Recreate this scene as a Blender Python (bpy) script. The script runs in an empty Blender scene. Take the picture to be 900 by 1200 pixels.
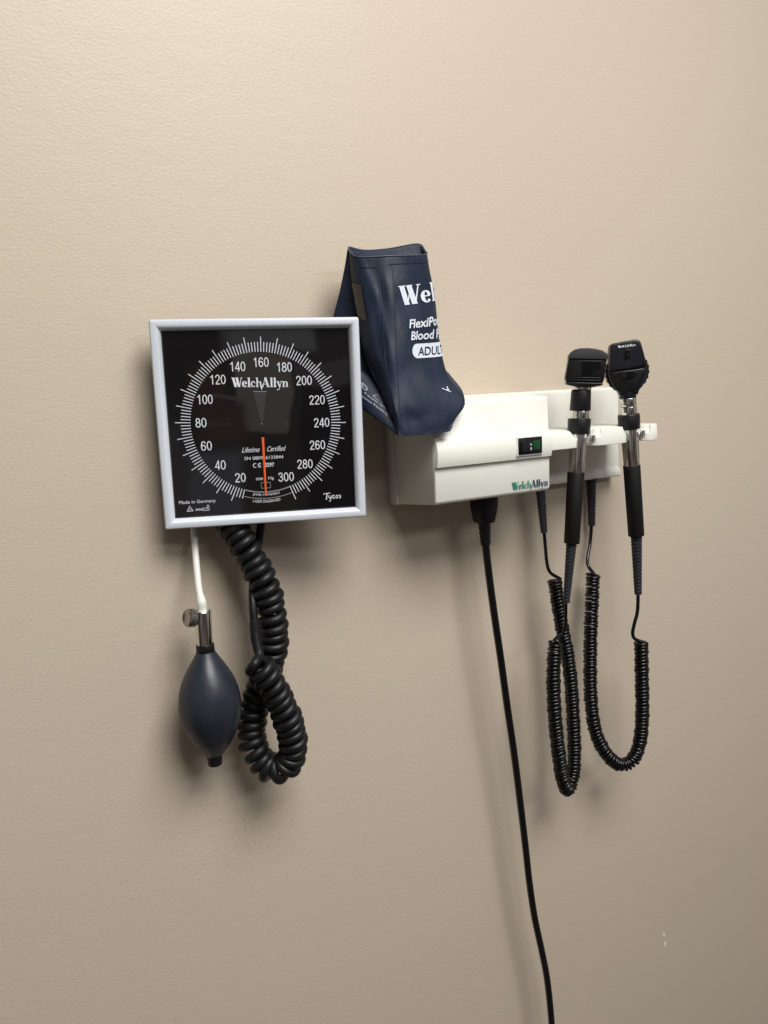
import bpy, bmesh, math, random
from mathutils import Vector, Matrix
random.seed(7)
C = bpy.context.scene.collection
SC = bpy.context.scene
PI = math.pi

# ------------------------------------------------------------------ camera
# wall = plane y 0, room on the -y side, z up (metres); the lens is 0.69 m from the wall
CAM_Y, H, FPX = -0.69, 1.45, 870.0
AX = Vector((0.87946776, -0.11867517, 0.46092587))
AY = Vector((-0.47318336, -0.11358385, 0.87361102))
AZ = Vector((-0.0513222, -0.98641518, -0.15604844))
ROT = Matrix((AX, AY, AZ))            # camera (right, down, forward) -> world
cam_data = bpy.data.cameras.new('camera'); cam = bpy.data.objects.new('camera', cam_data); C.objects.link(cam)
right, down, fwd = ROT @ Vector((1, 0, 0)), ROT @ Vector((0, 1, 0)), ROT @ Vector((0, 0, 1))
m3 = Matrix((right, -down, -fwd)).transposed()
cam.matrix_world = Matrix.Translation((0, CAM_Y, H)) @ m3.to_4x4()
cam_data.sensor_fit = 'HORIZONTAL'; cam_data.sensor_width = 36; cam_data.lens = FPX / 900 * 36
cam_data.clip_start = 0.02; cam_data.clip_end = 50
SC.camera = cam

# ------------------------------------------------------------------ world: the dim surroundings of an indoor room
world = bpy.data.worlds.new('World'); SC.world = world; world.use_nodes = True
wn, wl = world.node_tree.nodes, world.node_tree.links
wn.clear()
wo = wn.new('ShaderNodeOutputWorld'); bg = wn.new('ShaderNodeBackground'); tc = wn.new('ShaderNodeTexCoord')
sp = wn.new('ShaderNodeSeparateXYZ'); wl.new(tc.outputs['Generated'], sp.inputs[0])
cr = wn.new('ShaderNodeValToRGB'); wl.new(sp.outputs['Z'], cr.inputs[0])
mp = wn.new('ShaderNodeMapRange'); wl.new(sp.outputs['Z'], mp.inputs[0])
mp.inputs[1].default_value = -1; mp.inputs[2].default_value = 1; wl.new(mp.outputs[0], cr.inputs[0])
e = cr.color_ramp.elements
e[0].position = 0.0; e[0].color = (.12, .10, .085, 1)
e[1].position = 1.0; e[1].color = (.22, .22, .215, 1)
for pos, c in ((.30, (.16, .135, .11, 1)), (.36, (.34, .30, .26, 1)), (.66, (.42, .38, .34, 1)), (.72, (.26, .255, .25, 1))):
    n = e.new(pos); n.color = c
# added bright and dark blocks around the horizon, for chrome stripes and side shade
at2 = wn.new('ShaderNodeMath'); at2.operation = 'ARCTAN2'; wl.new(sp.outputs['X'], at2.inputs[0]); wl.new(sp.outputs['Y'], at2.inputs[1])
cr2 = wn.new('ShaderNodeValToRGB'); mp2 = wn.new('ShaderNodeMapRange'); wl.new(at2.outputs[0], mp2.inputs[0])
mp2.inputs[1].default_value = -PI; mp2.inputs[2].default_value = PI; wl.new(mp2.outputs[0], cr2.inputs[0])
cr2.color_ramp.interpolation = 'LINEAR'
e2 = cr2.color_ramp.elements; e2[0].position = 0; e2[0].color = (.75, .75, .75, 1); e2[1].position = 1; e2[1].color = (.75, .75, .75, 1)
for pos, v in ((.13, .72), (.17, .07), (.50, .07), (.64, .10), (.70, .40), (.76, .25), (.80, .85), (.88, .85), (.895, .15), (.94, .15), (.955, .75)):
    n = e2.new(pos); n.color = (v, v, v, 1)
mx = wn.new('ShaderNodeMix'); mx.data_type = 'RGBA'; mx.blend_type = 'MULTIPLY'; mx.inputs[0].default_value = 0.9
wl.new(cr.outputs[0], mx.inputs[6]); wl.new(cr2.outputs[0], mx.inputs[7])
# soft-edged shapes painted into the background for the gauge glass to mirror (figure, panel)
ny = wn.new('ShaderNodeMath'); ny.operation = 'MULTIPLY'; ny.inputs[1].default_value = -1; wl.new(sp.outputs['Y'], ny.inputs[0])
ym = wn.new('ShaderNodeMath'); ym.operation = 'MAXIMUM'; ym.inputs[1].default_value = .001; wl.new(ny.outputs[0], ym.inputs[0])
nz = wn.new('ShaderNodeTexNoise'); nz.inputs['Scale'].default_value = 14; nz.inputs['Detail'].default_value = 2; wl.new(tc.outputs['Generated'], nz.inputs[0])
def planar(axis):
    d_ = wn.new('ShaderNodeMath'); d_.operation = 'DIVIDE'; wl.new(sp.outputs[axis], d_.inputs[0]); wl.new(ym.outputs[0], d_.inputs[1])
    w_ = wn.new('ShaderNodeMath'); w_.operation = 'MULTIPLY_ADD'; w_.inputs[1].default_value = .03; wl.new(nz.outputs[0], w_.inputs[0]); wl.new(d_.outputs[0], w_.inputs[2]); return w_.outputs[0]
pa, pz = planar('X'), planar('Z')
def edge(sock, p, soft, rise):
    m_ = wn.new('ShaderNodeMapRange'); m_.interpolation_type = 'SMOOTHSTEP'; wl.new(sock, m_.inputs[0])
    m_.inputs[1].default_value = p - soft; m_.inputs[2].default_value = p + soft; m_.inputs[3].default_value = 0 if rise else 1; m_.inputs[4].default_value = 1 if rise else 0
    return m_.outputs[0]
cur = mx.outputs[2]
for a0, a1, z0, z1, soft, col in (
    (-.80, .30, -.60, .60, .03, (.07, .06, .06)), (-.283, -.208, -.035, .45, .004, (.34, .30, .27)), (-.30, -.165, .068, .45, .006, (.30, .30, .31)),
    (-.203, -.10, .018, .050, .003, (.17, .14, .15)), (-.195, .20, -.40, .016, .004, (.03, .027, .027)), (-.378, -.292, .012, .095, .014, (.05, .045, .05)),
    (-.345, -.30, .000, .060, .010, (.12, .07, .06)), (-.34, -.268, -.050, .004, .010, (.13, .085, .07)), (-.325, -.275, .006, .010, .002, (.28, .22, .20)),
    (-.330, -.290, -.028, -.022, .003, (.20, .14, .12)), (-.372, -.282, -.30, -.062, .010, (.21, .21, .235)), (-.50, -.36, -.30, -.02, .012, (.14, .13, .14)), (-.275, -.20, -.60, -.12, .01, (.10, .08, .07))):
    f = None
    for sock, p, rise in ((pa, a0 + .015, True), (pa, a1 + .015, False), (pz, z0 + .015, True), (pz, z1 + .015, False)):
        o_ = edge(sock, p, soft, rise)
        if f is None: f = o_
        else:
            q = wn.new('ShaderNodeMath'); q.operation = 'MULTIPLY'; wl.new(f, q.inputs[0]); wl.new(o_, q.inputs[1]); f = q.outputs[0]
    mk = wn.new('ShaderNodeMix'); mk.data_type = 'RGBA'; wl.new(f, mk.inputs[0]); wl.new(cur, mk.inputs[6]); mk.inputs[7].default_value = (*col, 1); cur = mk.outputs[2]
wl.new(cur, bg.inputs[0]); bg.inputs[1].default_value = 1.0
wl.new(bg.outputs[0], wo.inputs[0])

# ------------------------------------------------------------------ lamps: a ceiling panel and an added fill
def ceiling_or_fill_lamp(loc, sx, sy, power, col):
    ld = bpy.data.lights.new('ceiling_or_fill_lamp', 'AREA'); ld.shape = 'RECTANGLE'; ld.size = sx; ld.size_y = sy
    ld.energy = power; ld.color = col
    lo = bpy.data.objects.new('ceiling_or_fill_lamp', ld); C.objects.link(lo); lo.location = loc
    return lo
ceiling_or_fill_lamp((.42, -1.22, H + 1.18), 1.00, .95, 55, (1.0, .98, .96))
ceiling_or_fill_lamp((1.00, -2.60, H + 1.18), 1.20, .60, 26, (.97, .98, 1.0))  # unseen fill panel, added to even out and soften the shadows

SC.view_settings.view_transform = 'Standard'; SC.view_settings.look = 'None'
SC.view_settings.exposure = 0.0; SC.view_settings.gamma = 1.0; SC.view_settings.use_curve_mapping = False
SC.cycles.max_bounces = 8; SC.cycles.transparent_max_bounces = 12

# ------------------------------------------------------------------ materials
def mat(name, col, rough=.5, metal=0.0, spec=.5, bump=None, coat=0, var=None, bump2=None):
    m = bpy.data.materials.new(name); m.use_nodes = True
    nt = m.node_tree; b = nt.nodes['Principled BSDF']
    b.inputs['Base Color'].default_value = (*col, 1); b.inputs['Roughness'].default_value = rough
    b.inputs['Metallic'].default_value = metal; b.inputs['Specular IOR Level'].default_value = spec
    b.inputs['Coat Weight'].default_value = coat
    t = nt.nodes.new('ShaderNodeTexCoord')
    if var:      # (scale, amount): uneven colour and gloss from handling
        n = nt.nodes.new('ShaderNodeTexNoise'); n.inputs['Scale'].default_value = var[0]; n.inputs['Detail'].default_value = 6
        nt.links.new(t.outputs['Object'], n.inputs[0])
        r = nt.nodes.new('ShaderNodeMapRange'); nt.links.new(n.outputs[0], r.inputs[0])
        r.inputs[1].default_value = .3; r.inputs[2].default_value = .7; r.inputs[3].default_value = 1 - var[1]; r.inputs[4].default_value = 1 + var[1]
        x = nt.nodes.new('ShaderNodeVectorMath'); x.operation = 'SCALE'; x.inputs[0].default_value = col
        nt.links.new(r.outputs[0], x.inputs['Scale']); nt.links.new(x.outputs[0], b.inputs['Base Color'])
        r2 = nt.nodes.new('ShaderNodeMath'); r2.operation = 'MULTIPLY'; r2.inputs[1].default_value = rough
        nt.links.new(r.outputs[0], r2.inputs[0]); nt.links.new(r2.outputs[0], b.inputs['Roughness'])
    if bump:     # (scale, distance in metres)
        n = nt.nodes.new('ShaderNodeTexNoise'); n.inputs['Scale'].default_value = bump[0]; n.inputs['Detail'].default_value = 3
        nt.links.new(t.outputs['Object'], n.inputs[0])
        bp = nt.nodes.new('ShaderNodeBump'); bp.inputs['Distance'].default_value = bump[1]; bp.inputs['Strength'].default_value = 1
        nt.links.new(n.outputs[0], bp.inputs['Height']); nt.links.new(bp.outputs[0], b.inputs['Normal'])
        if bump2:   # broad soft creases
            n2 = nt.nodes.new('ShaderNodeTexNoise'); n2.inputs['Scale'].default_value = bump2[0]; n2.inputs['Detail'].default_value = 4; n2.inputs['Distortion'].default_value = .5
            mp_ = nt.nodes.new('ShaderNodeMapping'); mp_.inputs['Scale'].default_value = (1, 1, .45); nt.links.new(t.outputs['Object'], mp_.inputs[0]); nt.links.new(mp_.outputs[0], n2.inputs[0])
            bq = nt.nodes.new('ShaderNodeBump'); bq.inputs['Distance'].default_value = bump2[1]; bq.inputs['Strength'].default_value = .8
            nt.links.new(n2.outputs[0], bq.inputs['Height']); nt.links.new(bq.outputs[0], bp.inputs['Normal'])
    return m

def wall_material():
    m = bpy.data.materials.new('beige_wall_paint'); m.use_nodes = True
    nt = m.node_tree; N, L = nt.nodes, nt.links; b = N['Principled BSDF']
    t = N.new('ShaderNodeTexCoord')
    big = N.new('ShaderNodeTexNoise'); big.inputs['Scale'].default_value = 3.0; big.inputs['Detail'].default_value = 4; L.new(t.outputs['Object'], big.inputs[0])
    ramp = N.new('ShaderNodeMix'); ramp.data_type = 'RGBA'
    ramp.inputs[6].default_value = (.512, .439, .343, 1); ramp.inputs[7].default_value = (.540, .464, .368, 1)
    L.new(big.outputs[0], ramp.inputs[0])
    # scuffs: small darker nicks, thickest under the gauge where the bulb swings
    sc = N.new('ShaderNodeMapping'); sc.inputs['Scale'].default_value = (1, 1, .55); L.new(t.outputs['Object'], sc.inputs[0])
    vo = N.new('ShaderNodeTexNoise'); vo.inputs['Scale'].default_value = 430; vo.inputs['Detail'].default_value = 1; L.new(sc.outputs[0], vo.inputs[0])
    dist = N.new('ShaderNodeVectorMath'); dist.operation = 'DISTANCE'; L.new(t.outputs['Object'], dist.inputs[0])
    dist.inputs[1].default_value = (.17, 0, H - .44)
    mr = N.new('ShaderNodeMapRange'); L.new(dist.outputs['Value'], mr.inputs[0]); mr.inputs[1].default_value = 0.02; mr.inputs[2].default_value = .17
    mr.inputs[3].default_value = .655; mr.inputs[4].default_value = .80
    gt = N.new('ShaderNodeMath'); gt.operation = 'SUBTRACT'; L.new(vo.outputs[0], gt.inputs[0]); L.new(mr.outputs[0], gt.inputs[1])
    g2 = N.new('ShaderNodeMath'); g2.operation = 'MULTIPLY'; g2.inputs[1].default_value = 22; g2.use_clamp = True; L.new(gt.outputs[0], g2.inputs[0])
    sm = N.new('ShaderNodeMix'); sm.data_type = 'RGBA'; L.new(g2.outputs[0], sm.inputs[0]); L.new(ramp.outputs[2], sm.inputs[6]); sm.inputs[7].default_value = (.44, .37, .285, 1)
    L.new(sm.outputs[2], b.inputs['Base Color'])
    # roller stipple: shallow, slightly drawn out sideways
    mp = N.new('ShaderNodeMapping'); mp.inputs['Scale'].default_value = (.78, 1, 1.15); L.new(t.outputs['Object'], mp.inputs[0])
    n1 = N.new('ShaderNodeTexNoise'); n1.inputs['Scale'].default_value = 400; n1.inputs['Detail'].default_value = 2.5; n1.inputs['Roughness'].default_value = .45; n1.inputs['Distortion'].default_value = .6
    L.new(mp.outputs[0], n1.inputs[0])
    n2 = N.new('ShaderNodeTexNoise'); n2.inputs['Scale'].default_value = 60; n2.inputs['Detail'].default_value = 2; L.new(mp.outputs[0], n2.inputs[0])
    a1 = N.new('ShaderNodeMath'); a1.operation = 'MULTIPLY_ADD'; L.new(n2.outputs[0], a1.inputs[0]); a1.inputs[1].default_value = .8; L.new(n1.outputs[0], a1.inputs[2])
    a2 = N.new('ShaderNodeMath'); a2.operation = 'MULTIPLY_ADD'; L.new(g2.outputs[0], a2.inputs[0]); a2.inputs[1].default_value = -.6; L.new(a1.outputs[0], a2.inputs[2])
    bp = N.new('ShaderNodeBump'); bp.inputs['Distance'].default_value = .00025; bp.inputs['Strength'].default_value = 1
    L.new(a2.outputs[0], bp.inputs['Height']); L.new(bp.outputs[0], b.inputs['Normal'])
    b.inputs['Roughness'].default_value = .46; b.inputs['Specular IOR Level'].default_value = .4
    return m

def glass_material():
    m = bpy.data.materials.new('gauge_glass'); m.use_nodes = True
    N, L = m.node_tree.nodes, m.node_tree.links; N.clear()
    o = N.new('ShaderNodeOutputMaterial'); mx = N.new('ShaderNodeMixShader'); tr = N.new('ShaderNodeBsdfTransparent'); gl = N.new('ShaderNodeBsdfGlossy')
    lw = N.new('ShaderNodeLayerWeight'); lw.inputs[0].default_value = .5
    pw = N.new('ShaderNodeMath'); pw.operation = 'POWER'; pw.inputs[1].default_value = 5; L.new(lw.outputs['Facing'], pw.inputs[0])
    fr = N.new('ShaderNodeMath'); fr.operation = 'MULTIPLY_ADD'; fr.inputs[1].default_value = .9; fr.inputs[2].default_value = .10; L.new(pw.outputs[0], fr.inputs[0])
    gl.inputs['Roughness'].default_value = 0.0; tr.inputs[0].default_value = (.97, .97, .97, 1)
    L.new(fr.outputs[0], mx.inputs[0]); L.new(tr.outputs[0], mx.inputs[1]); L.new(gl.outputs[0], mx.inputs[2]); L.new(mx.outputs[0], o.inputs[0])
    return m

M = dict(
    wall=wall_material(), glass=glass_material(),
    bezel=mat('pale_grey_paint', (.57, .605, .655), .34, var=(30, .02)),
    housing=mat('housing_plastic', (.16, .165, .17), .5),
    dial=mat('black_dial', (.0035, .003, .003), .7, spec=.05),
    white=mat('white_print', (.80, .83, .88), .6, spec=.2),
    grey=mat('grey_dial_mark', (.020, .019, .019), .6, spec=.2),
    greyline=mat('grey_dial_line', (.30, .30, .32), .6, spec=.2),
    orange=mat('orange_needle', (.95, .14, .015), .5),
    ivory=mat('ivory_plastic', (.755, .75, .68), .40, bump=(2500, .00002), var=(25, .02)),
    black=mat('black_plastic', (.006, .006, .0065), .33, spec=.35, var=(90, .18)),
    satin=mat('satin_black_plastic', (.009, .010, .014), .30, spec=.4, bump=(1800, .00003), var=(60, .15)),
    rubber=mat('black_rubber', (.0065, .007, .008), .44, spec=.33, var=(70, .15), bump=(900, .00003)),
    ribs=mat('dark_grey_rubber', (.018, .020, .027), .5, var=(80, .1)),
    coil=mat('glossy_black_cable', (.004, .004, .0045), .24, spec=.4, var=(60, .2)),
    bulb=mat('slate_rubber_bulb', (.017, .021, .031), .42, var=(28, .28), bump=(420, .00009)),
    grip=mat('grip_rubber', (.005, .005, .005), .55, spec=.3, bump=(2500, .00004)),
    lens=mat('dark_lens', (.004, .004, .004), .06, spec=.6),
    chrome=mat('brushed_chrome', (.74, .72, .70), .17, metal=1),
    cuff=mat('navy_coated_nylon', (.0105, .0175, .036), .52, spec=.28, bump=(1500, .00010), var=(30, .22), bump2=(38, .0022)),
    window=mat('taupe_vinyl_window', (.022, .019, .015), .30, var=(90, .2)),
    cuffwhite=mat('cuff_print', (.60, .64, .70), .55, spec=.3, var=(400, .08)), darkchrome=mat('darkened_chrome', (.36, .35, .34), .24, metal=1),  # thumb wheel chrome darkened in colour to tone down its bright reflections
    hoodlit=mat('lit_hood_plastic', (.030, .030, .033), .45),  # the hood's lit top, put into the colour as a lighter grey
    tube=mat('milky_tubing', (.72, .72, .66), .3),
    green=mat('green_print', (.012, .20, .13), .5), navy=mat('navy_print', (.012, .035, .13), .5),
    led=mat('green_indicator', (.005, .055, .018), .25), flake=mat('bare_plaster', (.82, .80, .77), .8),
    patchprint=mat('grey_cuff_print', (.38, .42, .48), .6),
    gasket=mat('dark_gasket', (.03, .028, .025), .6),
)

# ------------------------------------------------------------------ helpers
def at(px, py, off):
    """point on the sight line of photo pixel (px, py), off metres in front of the wall"""
    r = ROT @ Vector(((px - 450) / FPX, (py - 600) / FPX, 1.0))
    t = (-CAM_Y - off) / r.y
    return Vector((r.x * t, -off, H + r.z * t))
def depth(p): return (p - Vector((0, CAM_Y, H))).dot(fwd)
def mpp(p): return depth(p) / FPX                    # metres per photo pixel at p

def thing(name, loc, label, cat, group=None, rot=None):
    o = bpy.data.objects.new(name, None); C.objects.link(o); o.empty_display_size = .02
    o.location = loc
    if rot is not None: o.rotation_euler = rot.to_euler()
    o['label'] = label; o['category'] = cat
    if group: o['group'] = group
    return o
def root_of(o):
    while o.parent: o = o.parent
    return o
def link_mesh(name, me, m, parent=None, local=False, smooth=35, label=None):
    o = bpy.data.objects.new(name, me); C.objects.link(o)
    if m is not None: me.materials.clear(); me.materials.append(m)
    if parent is not None:
        r = root_of(parent)
        o.parent = parent
        if not local:                               # vertices were given in world coordinates
            base = Matrix.Translation(r.location) @ r.rotation_euler.to_matrix().to_4x4()
            me.transform(base.inverted())
    if smooth:
        for p in me.polygons: p.use_smooth = True
        me.set_sharp_from_angle(angle=math.radians(smooth))
    if label: o['label'] = label
    return o
def raw(name, V, F, m, parent=None, local=False, smooth=35, label=None):
    me = bpy.data.meshes.new(name); me.from_pydata([tuple(v) for v in V], [], F); me.validate(); me.update()
    return link_mesh(name, me, m, parent, local, smooth, label)
def from_bm(name, bm, m, parent=None, local=False, smooth=35, label=None):
    bmesh.ops.recalc_face_normals(bm, faces=bm.faces[:])
    me = bpy.data.meshes.new(name); bm.to_mesh(me); bm.free()
    return link_mesh(name, me, m, parent, local, smooth, label)

def catmull(P, n):
    """n points per span through list of vectors / tuples"""
    P = [Vector(p) for p in P]
    Q = [P[0] * 2 - P[1]] + P + [P[-1] * 2 - P[-2]]
    out = []
    for i in range(1, len(Q) - 2):
        a, b, c, d = Q[i - 1], Q[i], Q[i + 1], Q[i + 2]
        for k in range(n):
            t = k / n
            out.append(.5 * ((2 * b) + (c - a) * t + (2 * a - 5 * b + 4 * c - d) * t * t + (3 * b - a - 3 * c + d) * t ** 3))
    out.append(P[-1]); return out
def frames(P):
    T = [(P[min(i + 1, len(P) - 1)] - P[max(i - 1, 0)]).normalized() for i in range(len(P))]
    u = T[0].cross(Vector((.13, 1, .07))).normalized(); U = []
    for t in T:
        u = (u - t * u.dot(t)).normalized(); U.append(u.copy())
    return T, U
def tube_mesh(P, R, n=10, cap=True):
    T, U = frames(P); V = []; F = []
    for i, p in enumerate(P):
        r = R[i] if isinstance(R, (list, tuple)) else R
        w = T[i].cross(U[i])
        for k in range(n):
            a = 2 * PI * k / n; V.append(p + (U[i] * math.cos(a) + w * math.sin(a)) * r)
    for i in range(len(P) - 1):
        for k in range(n):
            a, b = i * n + k, i * n + (k + 1) % n; F.append((a, b, b + n, a + n))
    if cap: F.append(tuple(range(n))[::-1]); F.append(tuple(range((len(P) - 1) * n, len(P) * n)))
    return V, F
def helix(path, R, pitch, phase=0.0, per=18, jit=.04):
    """coil along a densely sampled path; R is the radius to the wire's centre"""
    T, U = frames(path); out = []; L = [0.0]
    for i in range(1, len(path)): L.append(L[-1] + (path[i] - path[i - 1]).length)
    total = L[-1]; n = int(total / pitch * per); j = 0
    for k in range(n + 1):
        s = total * k / n
        while j < len(L) - 2 and L[j + 1] < s: j += 1
        f = (s - L[j]) / max(1e-9, L[j + 1] - L[j])
        p = path[j].lerp(path[j + 1], f); u = U[j].lerp(U[j + 1], f).normalized(); t = T[j].lerp(T[j + 1], f).normalized(); w = t.cross(u)
        turn = k / per
        a = phase + 2 * PI * turn + .25 * math.sin(turn * .37)
        r = R * (1 + jit * math.sin(turn * .9 + 1) * .5 + jit * math.sin(turn * 2.3))
        out.append(p + (u * math.cos(a) + w * math.sin(a)) * r + t * (pitch * .10 * math.sin(turn * 1.7)))
    return out
def lathe(name, p0, p1, prof, m, parent=None, n=36, label=None, cap=True, ribs=None, smooth=30):
    """prof: (fraction along p0..p1, radius)"""
    d = p1 - p0; ax = d.normalized(); u = ax.cross(Vector((.1, 1, .2))).normalized(); w = ax.cross(u); V = []; F = []
    for t, r in prof:
        for k in range(n):
            a = 2 * PI * k / n; rr = r * (ribs(k) if ribs else 1)
            V.append(p0 + d * t + (u * math.cos(a) + w * math.sin(a)) * rr)
    for i in range(len(prof) - 1):
        for k in range(n):
            a, b = i * n + k, i * n + (k + 1) % n; F.append((a, b, b + n, a + n))
    if cap: F.append(tuple(range(n))[::-1]); F.append(tuple(range((len(prof) - 1) * n, len(prof) * n)))
    return raw(name, V, F, m, parent, smooth=smooth, label=label)
def cyl_prof(r0, r1, bev=.0007, L=.02):
    b = bev / L
    return [(0, r0 - bev), (b * .3, r0 - bev * .3), (b, r0), (1 - b, r1), (1 - b * .3, r1 - bev * .3), (1, r1 - bev)]
def extrude_poly(pts, h0, h1, fn, bev=.001, seg=3, edges=None):
    """pts 2-D outline, extruded from h0 to h1; fn(x, y, h) -> Vector; returns bmesh with bevelled edges"""
    bm = bmesh.new()
    a = [bm.verts.new(fn(x, y, h0)) for x, y in pts]; b = [bm.verts.new(fn(x, y, h1)) for x, y in pts]
    bm.faces.new(a[::-1]); bm.faces.new(b); n = len(pts)
    for i in range(n): bm.faces.new((a[i], a[(i + 1) % n], b[(i + 1) % n], b[i]))
    if bev:
        bmesh.ops.recalc_face_normals(bm, faces=bm.faces[:])
        es = [e for e in bm.edges if e.calc_face_angle(0) > .35]
        bmesh.ops.bevel(bm, geom=es, offset=bev, segments=seg, profile=.5, affect='EDGES', clamp_overlap=True)
    return bm
def boxmesh(cx, cy, cz, sx, sy, sz, bev=.0006, fn=None):
    fn = fn or (lambda x, y, z: Vector((x, y, z)))
    return extrude_poly([(cx - sx / 2, cy - sy / 2), (cx + sx / 2, cy - sy / 2), (cx + sx / 2, cy + sy / 2), (cx - sx / 2, cy + sy / 2)], cz - sz / 2, cz + sz / 2, fn, bev)

# ---- lettering -----------------------------------------------------
_dg = None
def sans(text, shear=0.0, bold=0.0):
    """plain lettering as (verts2d, faces) in its own units"""
    cu = bpy.data.curves.new('lettering', 'FONT'); cu.body = text; cu.size = 1; cu.resolution_u = 3; cu.shear = shear; cu.offset = bold
    o = bpy.data.objects.new('lettering', cu); C.objects.link(o)
    dg = bpy.context.evaluated_depsgraph_get(); me = bpy.data.meshes.new_from_object(o.evaluated_get(dg))
    V = [(v.co.x, v.co.y) for v in me.vertices]; F = [tuple(p.vertices) for p in me.polygons]
    bpy.data.objects.remove(o); bpy.data.meshes.remove(me); bpy.data.curves.remove(cu)
    return V, F
def fit(VF, cx, cy, w, h, rot=0.0):
    """fit lettering in a box w x h centred on (cx, cy)"""
    V, F = VF; xs = [v[0] for v in V]; ys = [v[1] for v in V]
    x0, x1, y0, y1 = min(xs), max(xs), min(ys), max(ys); sx = w / (x1 - x0); sy = (h / (y1 - y0)) if h else sx
    c, s = math.cos(rot), math.sin(rot); out = []
    for x, y in V:
        X, Y = (x - (x0 + x1) / 2) * sx, (y - (y0 + y1) / 2) * sy
        out.append((cx + X * c - Y * s, cy + X * s + Y * c))
    return out, F
def ribbon(pts, ws, horiz=False):
    """stroke as one strip of quads; horiz: width measured along x"""
    P = [Vector((p[0], p[1])) for p in pts]; L = []; R = []
    if not isinstance(ws, (list, tuple)): ws = [ws] * len(P)
    for i, p in enumerate(P):
        if horiz: nrm = Vector((-1, 0))
        else:
            t = (P[min(i + 1, len(P) - 1)] - P[max(i - 1, 0)]).normalized(); nrm = Vector((-t.y, t.x))
        L.append(p + nrm * ws[i] / 2); R.append(p - nrm * ws[i] / 2)
    V = [tuple(v) for v in L + R]; n = len(P)
    return V, [(i, i + 1, n + i + 1, n + i) for i in range(n - 1)]
def arc(cx, cy, rx, ry, a0, a1, w0, wm, n=14):
    """ring stroke, thick (wm) on the sides, thin (w0) top and bottom"""
    pts = []; ws = []
    for i in range(n + 1):
        a = math.radians(a0 + (a1 - a0) * i / n); pts.append((cx + rx * math.cos(a), cy + ry * math.sin(a))); ws.append(w0 + (wm - w0) * abs(math.cos(a)) ** 1.5)
    return ribbon(pts, ws)
def rect(x0, y0, x1, y1): return [(x0, y0), (x1, y0), (x1, y1), (x0, y1)], [(0, 1, 2, 3)]
def serif_glyph(ch):
    if ch == 'W': return 1.03, [ribbon([(.14, 1), (.38, 0)], .25, True), ribbon([(.40, 0), (.58, .93)], .06, True), ribbon([(.50, 1), (.74, 0)], .25, True), ribbon([(.77, 0), (.98, 1)], .06, True), rect(-.04, .95, .34, 1), rect(.40, .95, .68, 1), rect(.88, .95, 1.09, 1)]
    if ch == 'e': return .53, [arc(.25, .31, .175, .285, 5, 325, .07, .19, 18), rect(.12, .30, .44, .355)]
    if ch == 'l': return .33, [rect(.06, 0, .25, 1), rect(.0, 0, .32, .05), rect(0, .95, .1, 1)]
    if ch == 'c': return .49, [arc(.25, .31, .185, .285, 45, 320, .06, .16, 16), rect(.34, .40, .46, .50)]
    if ch in 'hn': 
        g = [rect(.07, 0, .22, 1.0 if ch == 'h' else .62), rect(0, 0, .29, .05), rect(0, .95 if ch == 'h' else .57, .08, 1.0 if ch == 'h' else .62),
             ribbon([(.2, .40), (.26, .52), (.35, .585), (.44, .56), (.485, .48), (.49, .36), (.49, 0)], [.05, .06, .07, .11, .15, .16, .16])]
        return .64, g + [rect(.38, 0, .64, .05)]
    if ch == 'H':      # the joined h whose last stroke sweeps down
        g = [rect(.07, 0, .22, 1.0), rect(0, 0, .29, .05), rect(0, .95, .08, 1.0),
             ribbon([(.2, .40), (.26, .52), (.35, .585), (.44, .56), (.485, .48), (.50, .30), (.54, 0), (.60, -.30)], [.05, .06, .07, .11, .15, .15, .12, .03]),
             ribbon([(.60, -.30), (.66, 0.05), (.74, .35)], [.03, .05, .05])]
        return .62, g
    if ch == 'A': return .82, [ribbon([(.07, 0), (.36, 1)], .06, True), ribbon([(.36, 1.02), (.64, 0)], .21, True), rect(.16, .28, .54, .335), rect(-.03, 0, .19, .05), rect(.46, 0, .82, .05)]
    if ch == 'y': return .56, [ribbon([(.10, .62), (.32, .02)], .17, True), ribbon([(.50, .62), (.28, -.12), (.22, -.26), (.12, -.30), (.04, -.26)], [.06, .06, .06, .09, .12]), rect(-.02, .57, .26, .62), rect(.38, .57, .60, .62)]
    return .3, []
def serif(text):
    """heavy slab-serif lettering: list of layered (V, F)"""
    x = 0; out = []
    for ch in text:
        adv, G = serif_glyph(ch)
        for V, F in G: out.append(([(vx + x, vy) for vx, vy in V], F))
        x += adv + .015
    return out
def merge(L):
    V = []; F = []; lay = []
    for i, (v, f) in enumerate(L):
        F += [tuple(k + len(V) for k in q) for q in f]; V += list(v); lay += [i % 9] * len(v)
    return V, F, lay
def fit_layers(L, cx, cy, w, h=None, rot=0.0, base=None):
    V, F, lay = merge(L); (V2, F2) = fit((V, F), cx, cy, w, h, rot); return V2, F2, lay
def lettering(name, VF, fn, m, parent, local=False, label=None, eps=9e-6):
    V, F = VF[0], VF[1]; lay = VF[2] if len(VF) > 2 else [0] * len(V)
    return raw(name, [fn(x, y, lay[i] * eps) for i, (x, y) in enumerate(V)], F, m, parent, local=local, smooth=0, label=label)

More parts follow.
